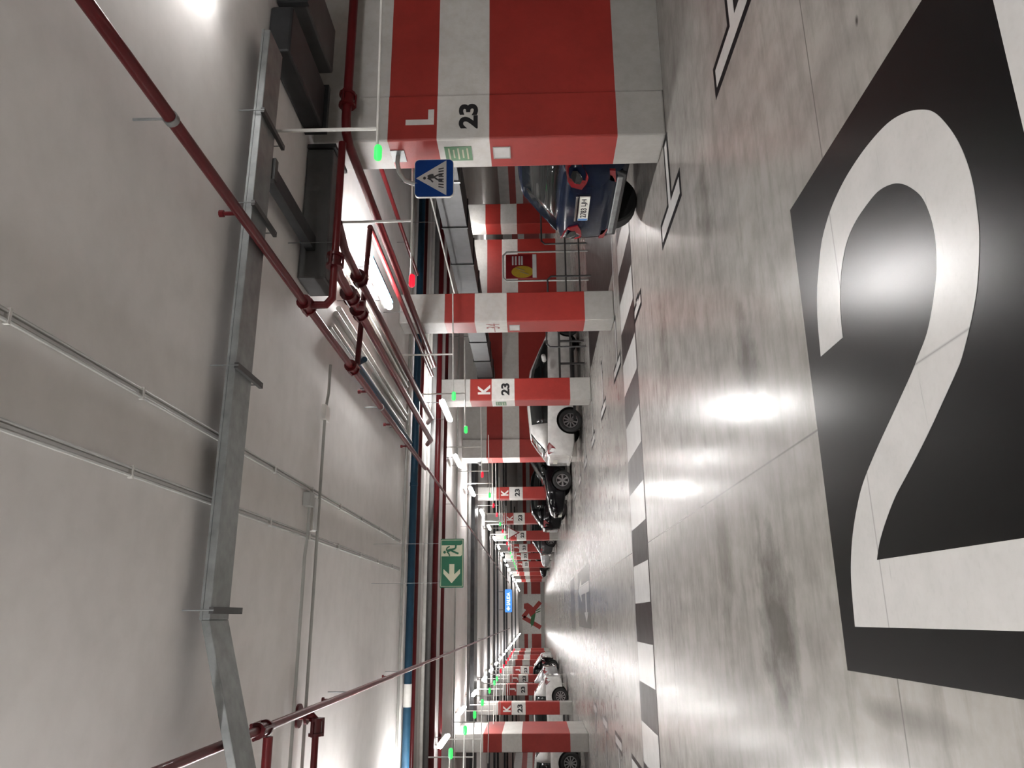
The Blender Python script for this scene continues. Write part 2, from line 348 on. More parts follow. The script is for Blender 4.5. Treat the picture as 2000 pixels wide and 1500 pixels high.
def smooth_outline(pts, corners, n=5):
    out = []; N = len(pts)
    for i in range(N):
        p1, p2 = pts[i], pts[(i + 1) % N]; p0 = p1 if i in corners else pts[i - 1]; p3 = p2 if (i + 1) % N in corners else pts[(i + 2) % N]
        if i in corners and (i + 1) % N in corners: out.append(p1); continue
        for k in range(n):
            t = k / n
            out.append(tuple(.5 * (2 * b_ + (c_ - a_) * t + (2 * a_ - 5 * b_ + 4 * c_ - d_) * t * t + (3 * b_ - a_ - 3 * c_ + d_) * t ** 3) for a_, b_, c_, d_ in zip(p0, p1, p2, p3)))
    return out
TC = {0, TWO.index((.209, 3.123)), TWO.index((.200, 2.08)), TWO.index((-.044, 2.08)), TWO.index((-.044, 3.424)), len(TWO) - 1}
slab(smooth_outline(TWO, TC), .0035, 'digit', M['fwhite'], nb)
write('3', 1.33, 1.86, lambda u, v, t: (.87 + v, 1.215 - u, .002 + t), M['fwhite'], 'digit', nb, .045, t=.0015)
# zebra crossing
ze = thing('zebra_crossing', 'white-striped zebra crossing band across the aisle', 'zebra crossing', (1, 9.97, 0))
slab([(-6.2, 9.24), (6.0, 9.24), (6.0, 10.70), (-6.2, 10.70)], .002, 'dark_ground', M['fmaroon'], ze)
for k in range(-10, 4):
    x0 = 3.03 + .952 * k + .0
    x1 = x0 + .476
    if x0 < -6.2 or x1 > 6.0: continue
    slab([(x0, 9.29), (x1, 9.29), (x1, 10.66), (x0, 10.66)], .0035, 'stripe', M['fwhite'], ze)
# bay markers: white T with black outline
def tmark(label, bx0, bx1, y0, y1, sx1, sw=.11, m0=None, group='bay corner marks', s=1):
    t = thing('bay_marking', label, 'floor marking', ((bx0 + bx1) / 2, (y0 + y1) / 2, 0), 0, group)
    e = .06; yc = (y0 + y1) / 2
    o, i = min(bx0, bx1), max(bx0, bx1)
    b = MB(); b.prism([(o - e, y0 - e), (i + e, y0 - e), (i + e, y1 + e), (o - e, y1 + e)], lambda u, v, q: (u, v, q), .0005, .002)
    if s > 0: b.prism([(i + e, yc - sw / 2 - e), (sx1 + e, yc - sw / 2 - e), (sx1 + e, yc + sw / 2 + e), (i + e, yc + sw / 2 + e)], lambda u, v, q: (u, v, q), .0005, .002)
    else: b.prism([(sx1 - e, yc - sw / 2 - e), (o - e, yc - sw / 2 - e), (o - e, yc + sw / 2 + e), (sx1 - e, yc + sw / 2 + e)], lambda u, v, q: (u, v, q), .0005, .002)
    b.build('outline', m0 or M['fline'], t)
    b = MB(); b.prism([(o, y0), (i, y0), (i, y1), (o, y1)], lambda u, v, q: (u, v, q), .0022, .0035)
    if s > 0: b.prism([(i, yc - sw / 2), (sx1, yc - sw / 2), (sx1, yc + sw / 2), (i, yc + sw / 2)], lambda u, v, q: (u, v, q), .0022, .0035)
    else: b.prism([(sx1, yc - sw / 2), (o, yc - sw / 2), (o, yc + sw / 2), (sx1, yc + sw / 2)], lambda u, v, q: (u, v, q), .0022, .0035)
    b.build('line', M['fwhite'], t)
tmark('white T bay mark on the floor in front of the long banded wall', 3.58, 3.72, 3.65, 4.62, 6.2)
tmark('white T bay mark on the floor at the foot of the L 23 pillar', 3.60, 3.76, 6.06, 7.0, 4.42)
tmark('white T bay mark joining the right end of the zebra crossing', 3.66, 3.76, 8.66, 9.22, 3.80)
tmark('white T bay mark by the unlettered second pillar', 3.66, 3.78, 10.95, 11.85, 4.5)
for k, y in enumerate((13.9, 16.5, 19.1, 21.7, 24.3)):
    tmark('small white T bay mark along the right row, past the zebra crossing', 3.66, 3.78, y - .45, y + .45, 4.6, group='bay marks of the right row')
for k, y in enumerate((11.45, 13.75, 16.2, 18.8)):
    tmark(['white T bay mark on the left, nearest the zebra crossing', 'second white T bay mark on the left past the zebra crossing', 'third white T bay mark on the left past the zebra crossing', 'fourth white T bay mark on the left, before the unlettered pillar'][k], -2.02, -1.90, y - .45, y + .5, -2.9, m0=M['fmaroon'], group='bay marks of the left row', s=-1)
tag(slab([(5.35, 11.25), (9.5, 11.25), (9.5, 16.6), (5.35, 16.6)], .002, 'trolley_bay_paint', M['fmaroon']), 'maroon painted patch of floor under the trolley corral', 'floor marking')
al = thing('lane_line', 'thin white line painted along the edge of the trolley bay', 'floor marking', (6, 11.4, 0))
slab([(4.6, 11.28), (8.0, 11.28), (8.0, 11.36), (4.6, 11.36)], .0035, 'line', M['fwhite'], al)
ar = thing('floor_arrow', 'white lane arrow painted on a grey rectangle in the aisle', 'floor marking', (.4, 21.7, 0))
slab([(-.25, 19.2), (1.3, 19.2), (1.3, 24.3), (-.25, 24.3)], .002, 'panel', M['fgrey'], ar)
slab([(.62, 19.5), (.88, 19.5), (.88, 22.6), (1.1, 22.6), (.76, 24.1), (.42, 22.6), (.62, 22.6), (.62, 21.0), (.14, 21.0), (.14, 21.5), (-.12, 20.7), (.14, 20.0), (.14, 20.5), (.62, 20.5)], .0035, 'arrow', M['fwhite'], ar)
tag(slab([(-.35, 26.5), (1.3, 26.5), (1.3, 29.3), (-.35, 29.3)], .002, 'floor_panel', M['fgrey']), 'grey painted rectangle on the aisle beyond the lane arrow', 'floor marking')

# ------------------------------------------------------------------ lamps
def make_lamp(z, m='lamp', hs=.5):
    t = thing('tube_lamp', '', 'lamp', (0, 0, z))
    MB().capsule((0, -.70, 0), (0, .70, 0), .045, 10, 3).build('tube', M[m], t, True, local=True)
    MB().box(-.045, .045, -.66, .66, .047, .068).build('housing', M['lgrey'], t, local=True)
    for s in (-hs, hs): MB().cyl((0, s, .068), (0, s, ZC - z), .006, 6).build('hanger', M['steel'], t, local=True)
    return t
_lamps = {}
def lamp(x, y, label, group, z=3.2, m='lamp'):
    if (z, m) in _lamps: o = copy_tree(_lamps[(z, m)])
    else: o = _lamps[(z, m)] = make_lamp(z, m, .62 if z == 3. else .5)
    o.location = (x, y, z); o['label'] = label; o['group'] = group; o['category'] = 'lamp'; return o
GR, GL = 'lamps over the right row', 'lamps over the left row'
lamp(4.05, 3.3, 'white tube lamp at the right frame edge above the steel tray', GR, 3.32, m='lampw')
lamp(3.88, 14.45, 'glowing tube lamp in front of the K 23 pillar on the right', GR, 3.0)
lamp(3.78, 18.95, 'glowing tube lamp in front of the broad pillar on the right', GR, m='lampd')
lamp(3.75, 23.6, 'glowing tube lamp above the black car on the right', GR)
for k in range(17): lamp(3.72 - .02 * k, 28.3 + 4.6 * k, 'small glowing tube lamp far along the right row', 'far lamps of the right row', m='lampd')
lamp(-2.38, 12.2, 'white tube lamp over the left row, left of the red valve', GL, m='lampm')
lamp(-2.35, 16.85, 'glowing tube lamp nearest in view on the left, beside the dark red pipe', GL, m='lampw')
lamp(-2.33, 22.1, 'glowing tube lamp just above the lit unlettered pillar on the left', GL, 3.3, m='lampd')
lamp(-2.18, 25.3, 'glowing tube lamp beyond the lit unlettered pillar on the left', GL, m='lampd')
for k in range(17): lamp(-2.1 + .015 * k, 30.0 + 4.6 * k, 'small glowing tube lamp far along the left row', 'far lamps of the left row', m='lampd')
lamp(11.75, 21.7, 'white tube lamp over the right end of the back wall', 'lamps over the side bays', m='lampw')
for (x, y) in ((14.5, 30.), (14.5, 37), (14.5, 44), (18., 33), (18, 40), (-7.5, 31)):
    lamp(x, y, 'white tube lamp over the parking bays away from the aisle', 'lamps over the side bays', m='lampd')
for (x, y) in ((3.95, -1.6), (-2.38, 8.25), (-2.38, 3.), (-2.38, -1.6)): lamp(x, y, 'unseen white tube lamp continuing the row, added to light the aisle near the viewer', 'unseen lamps added near the viewer')  # rows continued out of view, added to light the near floor and ceiling
l1 = lamp(3.95, 8.65, 'large glowing tube lamp with a blue strip beside the second right pillar', GR)
MB().box(.047, .085, -.62, .68, -.05, -.042).build('blue_film', M['film'], l1, local=True)

# ------------------------------------------------------------------ parking indicators
def indicator(x, y, m, label, group, s, rodx):
    t = thing('parking_indicator', label, 'indicator light', (x, y, 2.52), 0, group)
    MB().capsule((x - s * .03, y, 2.52), (x + s * .05, y, 2.52), .032, 10, 3).build('bulb', m, t, True)
    MB().cyl((x + s * .07, y, 2.53), (x + s * 1.7, y, 2.56), .011, 8).build('arm', M['lgrey'], t, True)
    MB().cyl((rodx, y, 2.54), (rodx, y, ZC), .014, 8).build('drop_rod', M['lgrey'], t, True)
rng = [(5.2, 'green'), (7.0, 'redl'), (11.16, 'green'), (13.32, 'green'), (17.83, 'redl'), (20.97, 'green'), (22.98, 'redl'), (25.12, 'redl'), (27.68, 'green'), (30.05, 'redl'), (32.42, 'green')]
names = ['green indicator light beside the L 23 pillar and crossing sign', 'red indicator light above the second right pillar', 'green indicator light on the K 23 pillar face, right row', 'green indicator light on a white arm before the broad pillar', 'red indicator light above the black car', 'green indicator light on the shaded K 23 pillar']
for k, (y, c) in enumerate(rng):
    indicator(3.49 if k == 0 else 3.22, y, M[c], names[k] if k < len(names) else '%s indicator light far along the right row' % ('green' if c == 'green' else 'red'), 'parking indicators right' if k < 6 else 'far %s indicators right' % c, 1, 3.72 if k == 0 else 3.9)
for k in range(10):
    c = 'green' if k in (2, 3, 4, 5, 6, 7) else 'redl'
    indicator(3.2, 35 + 2.6 * k, M[c], '%s indicator light far along the right row' % ('green' if c == 'green' else 'red'), 'far %s indicators right' % c, 1, 3.9)
lng = [11.49, 13.77, 15.89, 18.15, 21.04, 23.5, 25.06]
ln = ['green indicator light lowest on the left, before the lit pillar', 'green indicator light on the lit side of the left pillar', 'green indicator light just past the lit left pillar', 'fourth green indicator light along the left row']
for k, y in enumerate(lng): indicator(-1.75, y, M['green'], ln[k] if k < 4 else 'small green indicator light far along the left row', 'parking indicators left' if k < 4 else 'far green indicators left', -1, -2.5)
for k in range(8): indicator(-1.7, 27.9 + 2.6 * k, M['redl'], 'small red indicator light far along the left row', 'far red indicators left', -1, -2.5)

# ------------------------------------------------------------------ pipes and conduits
def pipe(name, label, pts, r, m, cat='pipe', group=None, hang=()):
    t = thing(name, label, cat, pts[0], 0, group)
    MB().tube(pts, r, 14).build('tube', m, t, True)
    for p in hang: MB().cyl(p, (p[0], p[1], ZC), .004, 6).build('hanger', M['steel'], t, True)
    return t
def collar(t, p, d, r, m, L=.05, name='coupling'):
    p, d = Vector(p), Vector(d).normalized()
    b = MB().cyl(p - d * L, p + d * L, r, 16); a = d.orthogonal().normalized(); c = d.cross(a)
    for s in (-L, L): b.cyl(p + d * s - d * .012, p + d * s + d * .012, r * 1.3, 16)
    for k in range(3):
        q = 2 * PI * k / 3; off = (a * math.cos(q) + c * math.sin(q)) * r * 1.25
        b.cyl(p + off - d * L * 1.25, p + off + d * L * 1.25, .012, 6)
    return b.build(name, m, t, True)
# right sprinkler line
rp = pipe('sprinkler_pipe', 'long red sprinkler pipe crossing under the steel tray on the right of the ceiling', [(2.56, -1.5, 3.245), (2.56, 13.45, 3.245)], .035, M['redpipe'])
for y in (6.0, 7.7): collar(rp, (2.56, y, 3.245), (0, 1, 0), .05, M['redpipe'], .07, 'tee_fitting')
for y in (3.45, 9.3): 
    MB().cyl((2.56, y, 3.245), (2.56, y, ZC), .008, 8).tube([(2.56, y - .02, 3.245), (2.56, y + .02, 3.245)], .041, 14).build('hanger', M['galv'], rp, True)
for y in (4.45, 8.6, 10.2, 11.6): MB().cyl((2.56, y, 3.27), (2.56, y, 3.35), .014, 8).cyl((2.56, y, 3.35), (2.56, y, 3.38), .024, 8).build('sprinkler_head', M['redpipe'], rp, True)
pipe('sprinkler_branch', 'thin red sprinkler branch running on down the right of the aisle ceiling', [(2.57, 13.5, 3.22), (2.55, 60, 3.22)], .022, M['redpipe'], hang=[(2.56, y, 3.22) for y in (17.9, 22.5, 30., 38., 48)])
# left sprinkler line
lp = pipe('sprinkler_pipe', 'long red sprinkler pipe running down the left of the ceiling', [(-.70, -1.5, 3.19), (-.70, 13.2, 3.19)], .029, M['redpipe'])
collar(lp, (-.70, 5.55, 3.19), (0, 1, 0), .042, M['dredpipe'], .08, 'tee_fitting')
for y in (8.3, 11.4): MB().cyl((-.70, y, 3.19), (-.70, y, ZC), .007, 8).build('hanger', M['galv'], lp, True)
for y in (7.5, 10.4): MB().cyl((-.70, y, 3.22), (-.70, y, 3.28), .012, 8).cyl((-.70, y, 3.28), (-.70, y, 3.30), .024, 8).build('sprinkler_head', M['redpipe'], lp, True)
pipe('sprinkler_branch', 'thin dark red sprinkler branch running on down the left of the aisle ceiling', [(-.70, 13.25, 3.19), (-.70, 60, 3.19)], .022, M['redpipe'], hang=[(-.70, y, 3.19) for y in (17.9, 22.5, 30., 38., 48)])
pipe('branch_pipe', 'short red branch pipe leaving the left sprinkler pipe towards the left edge', [(-.745, 5.55, 3.14), (-4.5, 5.6, 3.14)], .033, M['redpipe'], hang=[(-1.6, 5.56, 3.14), (-4.2, 5.59, 3.14)])
vb = pipe('valve_branch', 'red pipe with flanged riser from the ceiling at the left edge', [(-.80, 7.2, ZC - .022), (-.80, 7.2, 3.30), (-.84, 7.2, 3.26), (-5., 7.2, 3.26)], .032, M['redpipe'])
MB().cyl((-.80, 7.2, ZC - .045), (-.80, 7.2, ZC - .022), .10, 18).cyl((-.80, 7.2, 3.335), (-.80, 7.2, 3.36), .07, 18).build('flange', M['dredpipe'], vb, True)
collar(vb, (-.89, 7.2, 3.26), (1, 0, 0), .048, M['dredpipe'], .06, 'elbow_fitting')
# pipes running along the right row
p1 = pipe('red_main_pipe', 'red pipe from the valve cluster towards the mains, left one of its pair', [(2.97, 6.04, 3.035), (2.97, 6.3, 3.06), (2.97, 13.0, 3.10), (2.97, 13.3, 3.2)], .042, M['redpipe'])
for y in (6.75, 7.15): collar(p1, (2.97, y, 3.07), (0, 1, 0), .062, M['dredpipe'], .07)
MB().cyl((2.97, 7.0, 3.07), (2.97, 7.0, 2.98), .05, 12).build('valve_body', M['dredpipe'], p1, True)
p2 = pipe('red_main_pipe', 'red pipe running beside the glowing lamp, right one of the pair', [(3.36, 6.04, 3.035), (3.36, 6.6, 3.10), (3.36, 13.0, 3.10), (3.36, 13.3, 3.2)], .04, M['redpipe'])
collar(p2, (3.36, 7.2, 3.10), (0, 1, 0), .06, M['dredpipe'], .06)
p3 = pipe('red_main_pipe', 'red pipe turning round the top of the L 23 pillar to the second pillar', [(9.0, 6.25, 3.08), (4.6, 6.25, 3.08), (4.46, 6.29, 3.08), (4.41, 6.42, 3.08), (4.41, 13.2, 3.10)], .045, M['redpipe'])
collar(p3, (4.8, 6.25, 3.08), (1, 0, 0), .062, M['redpipe'], .06, 'elbow_fitting')
pipe('red_main_pipe', 'slim red pipe just above the one skirting the second pillar', [(4.22, 7.7, 3.13), (4.22, 13.2, 3.13)], .032, M['redpipe'], hang=[(4.22, 10.2, 3.13)])
pk = pipe('cross_pipe', 'bright red cross pipe joining the sprinkler pipe to the wall side, nearest one', [(2.56, 6.0, 3.205), (2.56, 6.0, 3.08), (2.62, 6.0, 3.03), (4.15, 6.0, 3.03)], .034, M['redpipe'], hang=[(3.15, 6.0, 3.03)])
collar(pk, (2.97, 6.0, 3.03), (1, 0, 0), .056, M['dredpipe'], .05)
pipe('cross_pipe', 'dark red cross pipe tilting between sprinkler pipe and second pillar', [(2.60, 7.7, 3.19), (4.19, 7.7, 3.13)], .030, M['dredpipe'], hang=[(3.33, 7.7, 3.16)])
pipe('red_pipe', 'thin bright red pipe along the bay ceiling behind the crossing sign', [(5.75, 7.3, 3.3), (5.75, 12.2, 3.3)], .03, M['redpipe'], hang=[(5.75, 8.5, 3.3), (5.75, 11, 3.3)])
pipe('service_pipe', 'dark blue service pipe beside the right sprinkler pipe', [(2.72, 7.9, 3.16), (2.72, 8.05, 3.28), (2.72, 12.05, 3.30)], .032, M['bluepipe'], hang=[(2.72, 9, 3.3), (2.72, 11, 3.3)])
for k, (x, r, m) in enumerate(((2.86, .022, 'grey'), (2.93, .022, 'lgrey'), (3.10, .03, 'grey'), (3.2, .03, 'lgrey'), (3.48, .03, 'lgrey'), (3.58, .022, 'grey'), (3.68, .03, 'lgrey'), (3.80, .03, 'grey'))):
    pipe('conduit', 'grey conduit in the bundle running above the glowing right-hand lamp', [(x, 7.3 + .1 * k, 3.40), (x, 12.1, 3.40)], r, M[m], 'conduit', 'conduits above the right lamp')
# mains crossing the aisle
def main(label, y, z, r, m, name='mains_pipe', x0=XL + .02, x1=16.):
    return pipe(name, label, [(x0, y, z), (x1, y, z)], r, M[m], 'pipe')
main('thin grey conduit crossing the ceiling, nearest of the crossing bundle', 12.34, 3.41, .02, 'grey', 'conduit')
main('thin grey conduit crossing the ceiling right before the blue pipe', 12.54, 3.41, .02, 'lgrey', 'conduit')
bl = main('blue main pipe crossing the ceiling of the aisle', 12.98, 3.37, .062, 'bluepipe')
MB().cyl((-1.32, 12.98, 3.37), (-.98, 12.98, 3.37), .066, 16).build('label_band', M['lgrey'], bl, True)
for x in (-2.6, .55, 2.2): MB().cyl((x - .03, 12.98, 3.37), (x + .03, 12.98, 3.37), .068, 16).build('coupling', M['bluepipe'], bl, True)
main('red main pipe running right behind the blue pipe', 13.6, 3.37, .034, 'dredpipe')
ct = thing('cable_tray', 'flat grey cable tray crossing the ceiling between the mains', 'cable tray', (0, 14.1, 3.4))
MB().box(XL + .02, 16, 13.85, 14.3, 3.39, 3.40).box(XL + .02, 16, 13.85, 13.86, 3.40, 3.44).box(XL + .02, 16, 14.29, 14.3, 3.40, 3.44).build('trough', M['grey'], ct)
main('white pipe crossing the ceiling behind the flat cable tray', 14.6, 3.36, .034, 'lgrey')
main('thick dark grey lagged pipe crossing the ceiling', 15.2, 3.36, .055, 'dgrey')
main('thick dark red main pipe crossing the ceiling behind the grey ones', 16.05, 3.36, .06, 'dredpipe')
main('pale conduit between the two dark red mains', 16.42, 3.40, .024, 'lgrey', 'conduit')
main('slimmer dark red main pipe farthest of the crossing bundle', 17.45, 3.36, .04, 'dredpipe')
main('thin grey conduit crossing the ceiling beyond the exit sign', 20.9, 3.42, .02, 'grey', 'conduit')
main('dark grey pipe crossing the ceiling in the middle distance', 24.6, 3.36, .05, 'dgrey', 'mains_pipe', x0=XL + .02, x1=5)
for k, (y, hw, dz) in enumerate(((26.85, .72, .14), (36.2, .16, .1), (41.25, .18, .1), (44.9, .18, .1), (54.5, .2, .12), (59.25, .22, .12), (73, .12, .12), (86.6, .25, .12))):
    t = thing('air_duct', ['wide dark duct crossing the ceiling in the middle distance'][0] if k == 0 else 'narrow dark duct crossing the ceiling far down the aisle', 'duct', (0, y, ZC - dz), 0, None if k == 0 else 'far ceiling ducts')
    MB().box(XL + .02, 12, y - hw, y + hw, ZC - dz, ZC - .002).build('casing', M['dgalv'], t)
# ceiling conduits, with clips
def conduit(label, x, y0, y1, z=3.436, r=.010):
    t = thing('conduit', label, 'conduit', (x, y0, z))
    for dx in (-.018, .018): MB().cyl((x + dx, y0, z), (x + dx, y1, z), r, 8).build('tube', M['grey'], t, True)
    y = y0 + .5
    while y < y1: MB().box(x - .034, x + .034, y - .008, y + .008, z - .012, ZC - .002).build('clip', M['lgrey'], t); y += 1.1
    return t
conduit('pair of thin conduits along the ceiling, right one of two parallel runs', 1.17, -1, 12.2)
conduit('pair of thin conduits along the ceiling, left one of two parallel runs', .745, -1, 12.2)
t = thing('conduit', 'grey conduit crossing the ceiling beside the emergency light', 'conduit', (0, 7.36, 3.42))
MB().tube([(2.5, 7.42, 3.40), (2.2, 7.42, 3.40), (2.0, 7.36, 3.405), (-5, 7.36, 3.405)], .015, 8).build('tube', M['grey'], t, True)
MB().box(1.9, 2.05, 7.30, 7.46, 3.385, ZC - .022).build('junction_box', M['lgrey'], t)
t = thing('conduit', 'grey conduit leading left from the emergency light', 'conduit', (0, 7.05, 3.42))
MB().tube([(.99, 7.05, 3.405), (.75, 7.05, 3.405), (.55, 7.0, 3.405), (-.6, 7.0, 3.405), (-5, 6.98, 3.405)], .015, 8).build('tube', M['grey'], t, True)
el = thing('emergency_light', 'small white emergency light on the ceiling between conduits', 'lamp', (.85, 7.2, 3.42))
MB().box(.79, 1.11, 7.15, 7.27, 3.395, ZC - .002).build('casing', M['lgrey'], el, bevel=.01); MB().box(.80, 1.10, 7.16, 7.26, 3.385, 3.395).build('diffuser', M['paper'], el)
MB().box(1.0, 1.12, 6.96, 7.10, 3.38, ZC - .002).build('junction_box', M['grey'], el)

# ------------------------------------------------------------------ steel tray across the ceiling
tr = thing('cable_trunking', 'galvanised cable trunking crossing the ceiling and kinking down at the left', 'cable trunking', (0, 4.9, 3.3))
MB().box(0.005, 4.3, 4.75, 5.05, 3.29, 3.345).build('trough', M['galv'], tr, bevel=.006)
b = MB(); sl = -.30
b.prism([(.005, 3.29), (.005, 3.345), (-1.35, 3.345 + sl * 1.35), (-1.35, 3.29 + sl * 1.35)], lambda u, v, t: (u, t, v), 4.75, 5.05).build('sloping_trough', M['galv'], tr, bevel=.006)
MB().box(0.005, 4.3, 4.742, 4.75, 3.335, 3.35).build('lid_lip', M['galv'], tr)
for x in (.06, 1.6, 2.80, 3.56):
    t = MB().box(x - .02, x + .02, 4.72, 5.2, 3.262, 3.288)
    t.build('support_bar', M['steel'], tr)
    MB().cyl((x, 4.72, 3.26), (x, 4.72, ZC - .001), .005, 6).cyl((x, 5.17, 3.26), (x, 5.17, ZC - .001), .005, 6).build('threaded_rod', M['galv'], tr, True)
tb = thing('cable_trunking', 'short grey trunking running from the steel tray to the pipe cluster', 'cable trunking', (3.3, 5.6, 3.3))
MB().box(3.22, 3.36, 5.06, 6.29, 3.30, 3.38).build('trough', M['dgalv'], tb); MB().box(3.20, 3.38, 5.06, 5.12, 3.27, 3.40).build('end_cap', M['steel'], tb)
d = thing('air_duct', 'dark box duct above the valve cluster, left of the glowing lamp', 'duct', (3.6, 6.55, 3.3))
MB().box(2.95, 4.30, 6.30, 6.72, 3.19, 3.448).build('casing', M['steel'], d, bevel=.02); MB().box(4.30, 4.34, 6.28, 6.74, 3.17, 3.44).build('flange', M['dgalv'], d)
d = thing('air_duct', 'large grey duct at the ceiling beside the top of the L 23 pillar', 'duct', (4.6, 5.8, 3.2))
MB().box(4.40, 4.85, 5.1, 6.12, 3.26, 3.448).build('casing', M['dgalv'], d, bevel=.02); MB().box(4.37, 4.88, 6.12, 6.18, 3.23, 3.44).build('flange', M['dgalv'], d)
d = thing('air_duct', 'dark duct at the ceiling along the banded wall, by the right frame edge', 'duct', (5.5, 5.8, 3.2))
MB().box(5.0, 5.5, 4.3, 6.12, 3.2, 3.448).build('casing', M['steel'], d, bevel=.02); MB().box(4.98, 5.52, 5.2, 5.25, 3.18, 3.44).build('flange', M['dgalv'], d)
d = thing('air_duct', 'long galvanised duct in the bays behind the right pillars', 'duct', (7, 14, 2.7))
MB().box(6.7, 7.25, 7.6, 22.6, 2.45, 2.88).build('casing', M['dgalv'], d)
for y in (9.3, 10.8, 12.3, 13.8, 15.3, 16.8, 18.3, 19.8, 21.3): MB().box(6.68, 7.27, y - .02, y + .02, 2.43, 2.90).build('flange', M['galv'] if y == 10.8 else M['dgalv'], d)  # one flange in paler steel, its lit highlight put into the colour
for y in (9.0, 11.2, 18.6): MB().cyl((6.98, y, 2.88), (6.98, y, ZC), .008, 6).build('hanger', M['steel'], d, True)
pipe('conduit', 'pale thin conduit slanting from behind the crossing sign to the second pillar', [(6.1, 7.4, 2.82), (6.1, 15.5, 2.82)], .014, M['lgrey'], 'conduit', hang=[(6.1, 8.3, 2.82), (6.1, 11, 2.82)])

# ------------------------------------------------------------------ signs
f = front(0, 0, 0)
ps = thing('pedestrian_crossing_sign', 'blue pedestrian crossing sign on a bent bracket from the L 23 pillar', 'sign', (4.235, 6.75, 2.29))
def rrect(w, h, r, n=6):
    out = []
    for cx, cy, a0 in ((w / 2 - r, h / 2 - r, 0), (-w / 2 + r, h / 2 - r, 90), (-w / 2 + r, -h / 2 + r, 180), (w / 2 - r, -h / 2 + r, 270)):
        out += [(cx + r * math.cos(math.radians(a0 + 90 * k / n)), cy + r * math.sin(math.radians(a0 + 90 * k / n))) for k in range(n + 1)]
    return out
ps.rotation_euler = (0, 0, math.radians(-8))
F0 = lambda u, v, t: (u, -t, v)
MB().prism(rrect(.40, .395, .05), F0, -.03, -.001).build('backing', M['lgrey'], ps, local=True)
MB().prism(rrect(.388, .384, .045), F0, -.001, .002).build('panel', M['sblue'], ps, local=True)
MB().prism([(-.185, -.125), (.185, -.125), (0, .18)], F0, .002, .0035).build('triangle', M['signwhite'], ps, local=True)
def strokes(b, segs, w, f, t0, t1):
    for (x0, y0, x1, y1) in segs:
        d = Vector((x1 - x0, y1 - y0)).normalized(); n = Vector((-d.y, d.x)) * w / 2
        b.prism([(x0 + n.x, y0 + n.y), (x1 + n.x, y1 + n.y), (x1 - n.x, y1 - n.y), (x0 - n.x, y0 - n.y)], f, t0, t1)
def disc(b, cx, cy, r, f, t0, t1, n=16):
    b.prism([(cx + r * math.cos(2 * PI * k / n), cy + r * math.sin(2 * PI * k / n)) for k in range(n)], f, t0, t1)
b = MB(); disc(b, .0, .095, .015, F0, .0035, .005)
strokes(b, [(.008, .06, .012, .0)], .034, F0, .0035, .005); strokes(b, [(.012, .0, .032, -.045), (.032, -.045, .03, -.085), (.008, .0, -.022, -.04), (-.022, -.04, -.03, -.085), (.018, .065, .035, .03), (.035, .03, .035, .005), (-.0, .065, -.02, .03), (-.02, .03, -.045, .01)], .016, F0, .0035, .005)
b.build('walking_figure', M['mark'], ps, local=True)
for k in range(8):
    x = -.092 + .0263 * k; bb = MB(); strokes(bb, [(x, -.045, x + (x * .12), -.098)], .012, F0, .0035, .005); bb.build('stripe', M['mark'], ps, local=True)
MB().tube([(4.485, 6.72, 2.655), (4.40, 6.72, 2.66), (4.30, 6.74, 2.64), (4.22, 6.765, 2.58), (4.19, 6.775, 2.50), (4.19, 6.785, 2.2)], .022, 12).build('bracket', M['grey'], ps, True)
MB().box(4.474, 4.482, 6.62, 6.82, 2.58, 2.72).build('wall_plate', M['galv'], ps)

es = thing('exit_sign', 'green emergency exit sign with running figure and left arrow hanging in the aisle', 'sign', (.695, 10.2, 2.41))
MB().prism(rrect(.62, .305, .008, 2), F0, -.012, 0).build('board', M['sgreen'], es, local=True)
b = MB()
for (x0, x1, y0, y1) in ((-.296, .296, .137, .143), (-.296, .296, -.143, -.137), (-.296, -.290, -.137, .137), (.290, .296, -.137, .137)): b.prism([(x0, y0), (x1, y0), (x1, y1), (x0, y1)], F0, .0, .002)
b.build('border', M['glow'], es, local=True)
MB().prism([(.085, .137), (.225, .137), (.225, -.11), (.24, -.13), (.10, -.13), (.085, -.11)], F0, 0, .002).build('light_panel', M['glow'], es, local=True)
MB().prism([(-.255, .0), (-.135, .108), (-.075, .108), (-.145, .033), (-.015, .033), (-.015, -.033), (-.145, -.033), (-.075, -.108), (-.135, -.108)], F0, 0, .002).build('arrow', M['glow'], es, local=True)
b = MB(); disc(b, .137, .097, .018, F0, .002, .0035)
strokes(b, [(.150, .066, .168, .015)], .034, F0, .002, .0035); strokes(b, [(.168, .018, .185, -.045), (.185, -.045, .240, -.052), (.160, .012, .135, -.04), (.135, -.04, .118, -.085)], .024, F0, .002, .0035)
strokes(b, [(.157, .075, .195, .066), (.195, .066, .212, .03), (.145, .07, .118, .04), (.118, .04, .088, .03)], .017, F0, .002, .0035)
b.build('running_figure', M['sgreen'], es, local=True)
for s in (-.25, .25): MB().cyl((s, -.006, .15), (s, -.006, ZC - 2.41), .0022, 6).build('wire', M['galv'], es, local=True)
sa = thing('lit_sign', 'small lit blue exit sign reading SALIDA over the far aisle', 'sign', (.98, 46, 2.83))
MB().prism(rrect(1.28, .40, .06), F0, -.12, 0).build('casing', M['lit'], sa, local=True)
write('SALIDA', .72, .2, lambda u, v, t: (u + .1, -t, v), M['litw'], 'lettering', sa, .03, local=True)
MB().prism([(-.56, 0), (-.42, .12), (-.42, .05), (-.32, .05), (-.32, -.05), (-.42, -.05), (-.42, -.12)], F0, 0, .004).build('arrow', M['litw'], sa, local=True)
for s in (-.5, .5): MB().cyl((s, -.06, .2), (s, -.06, ZC - 2.83), .015, 8).build('hanger', M['steel'], sa, local=True)

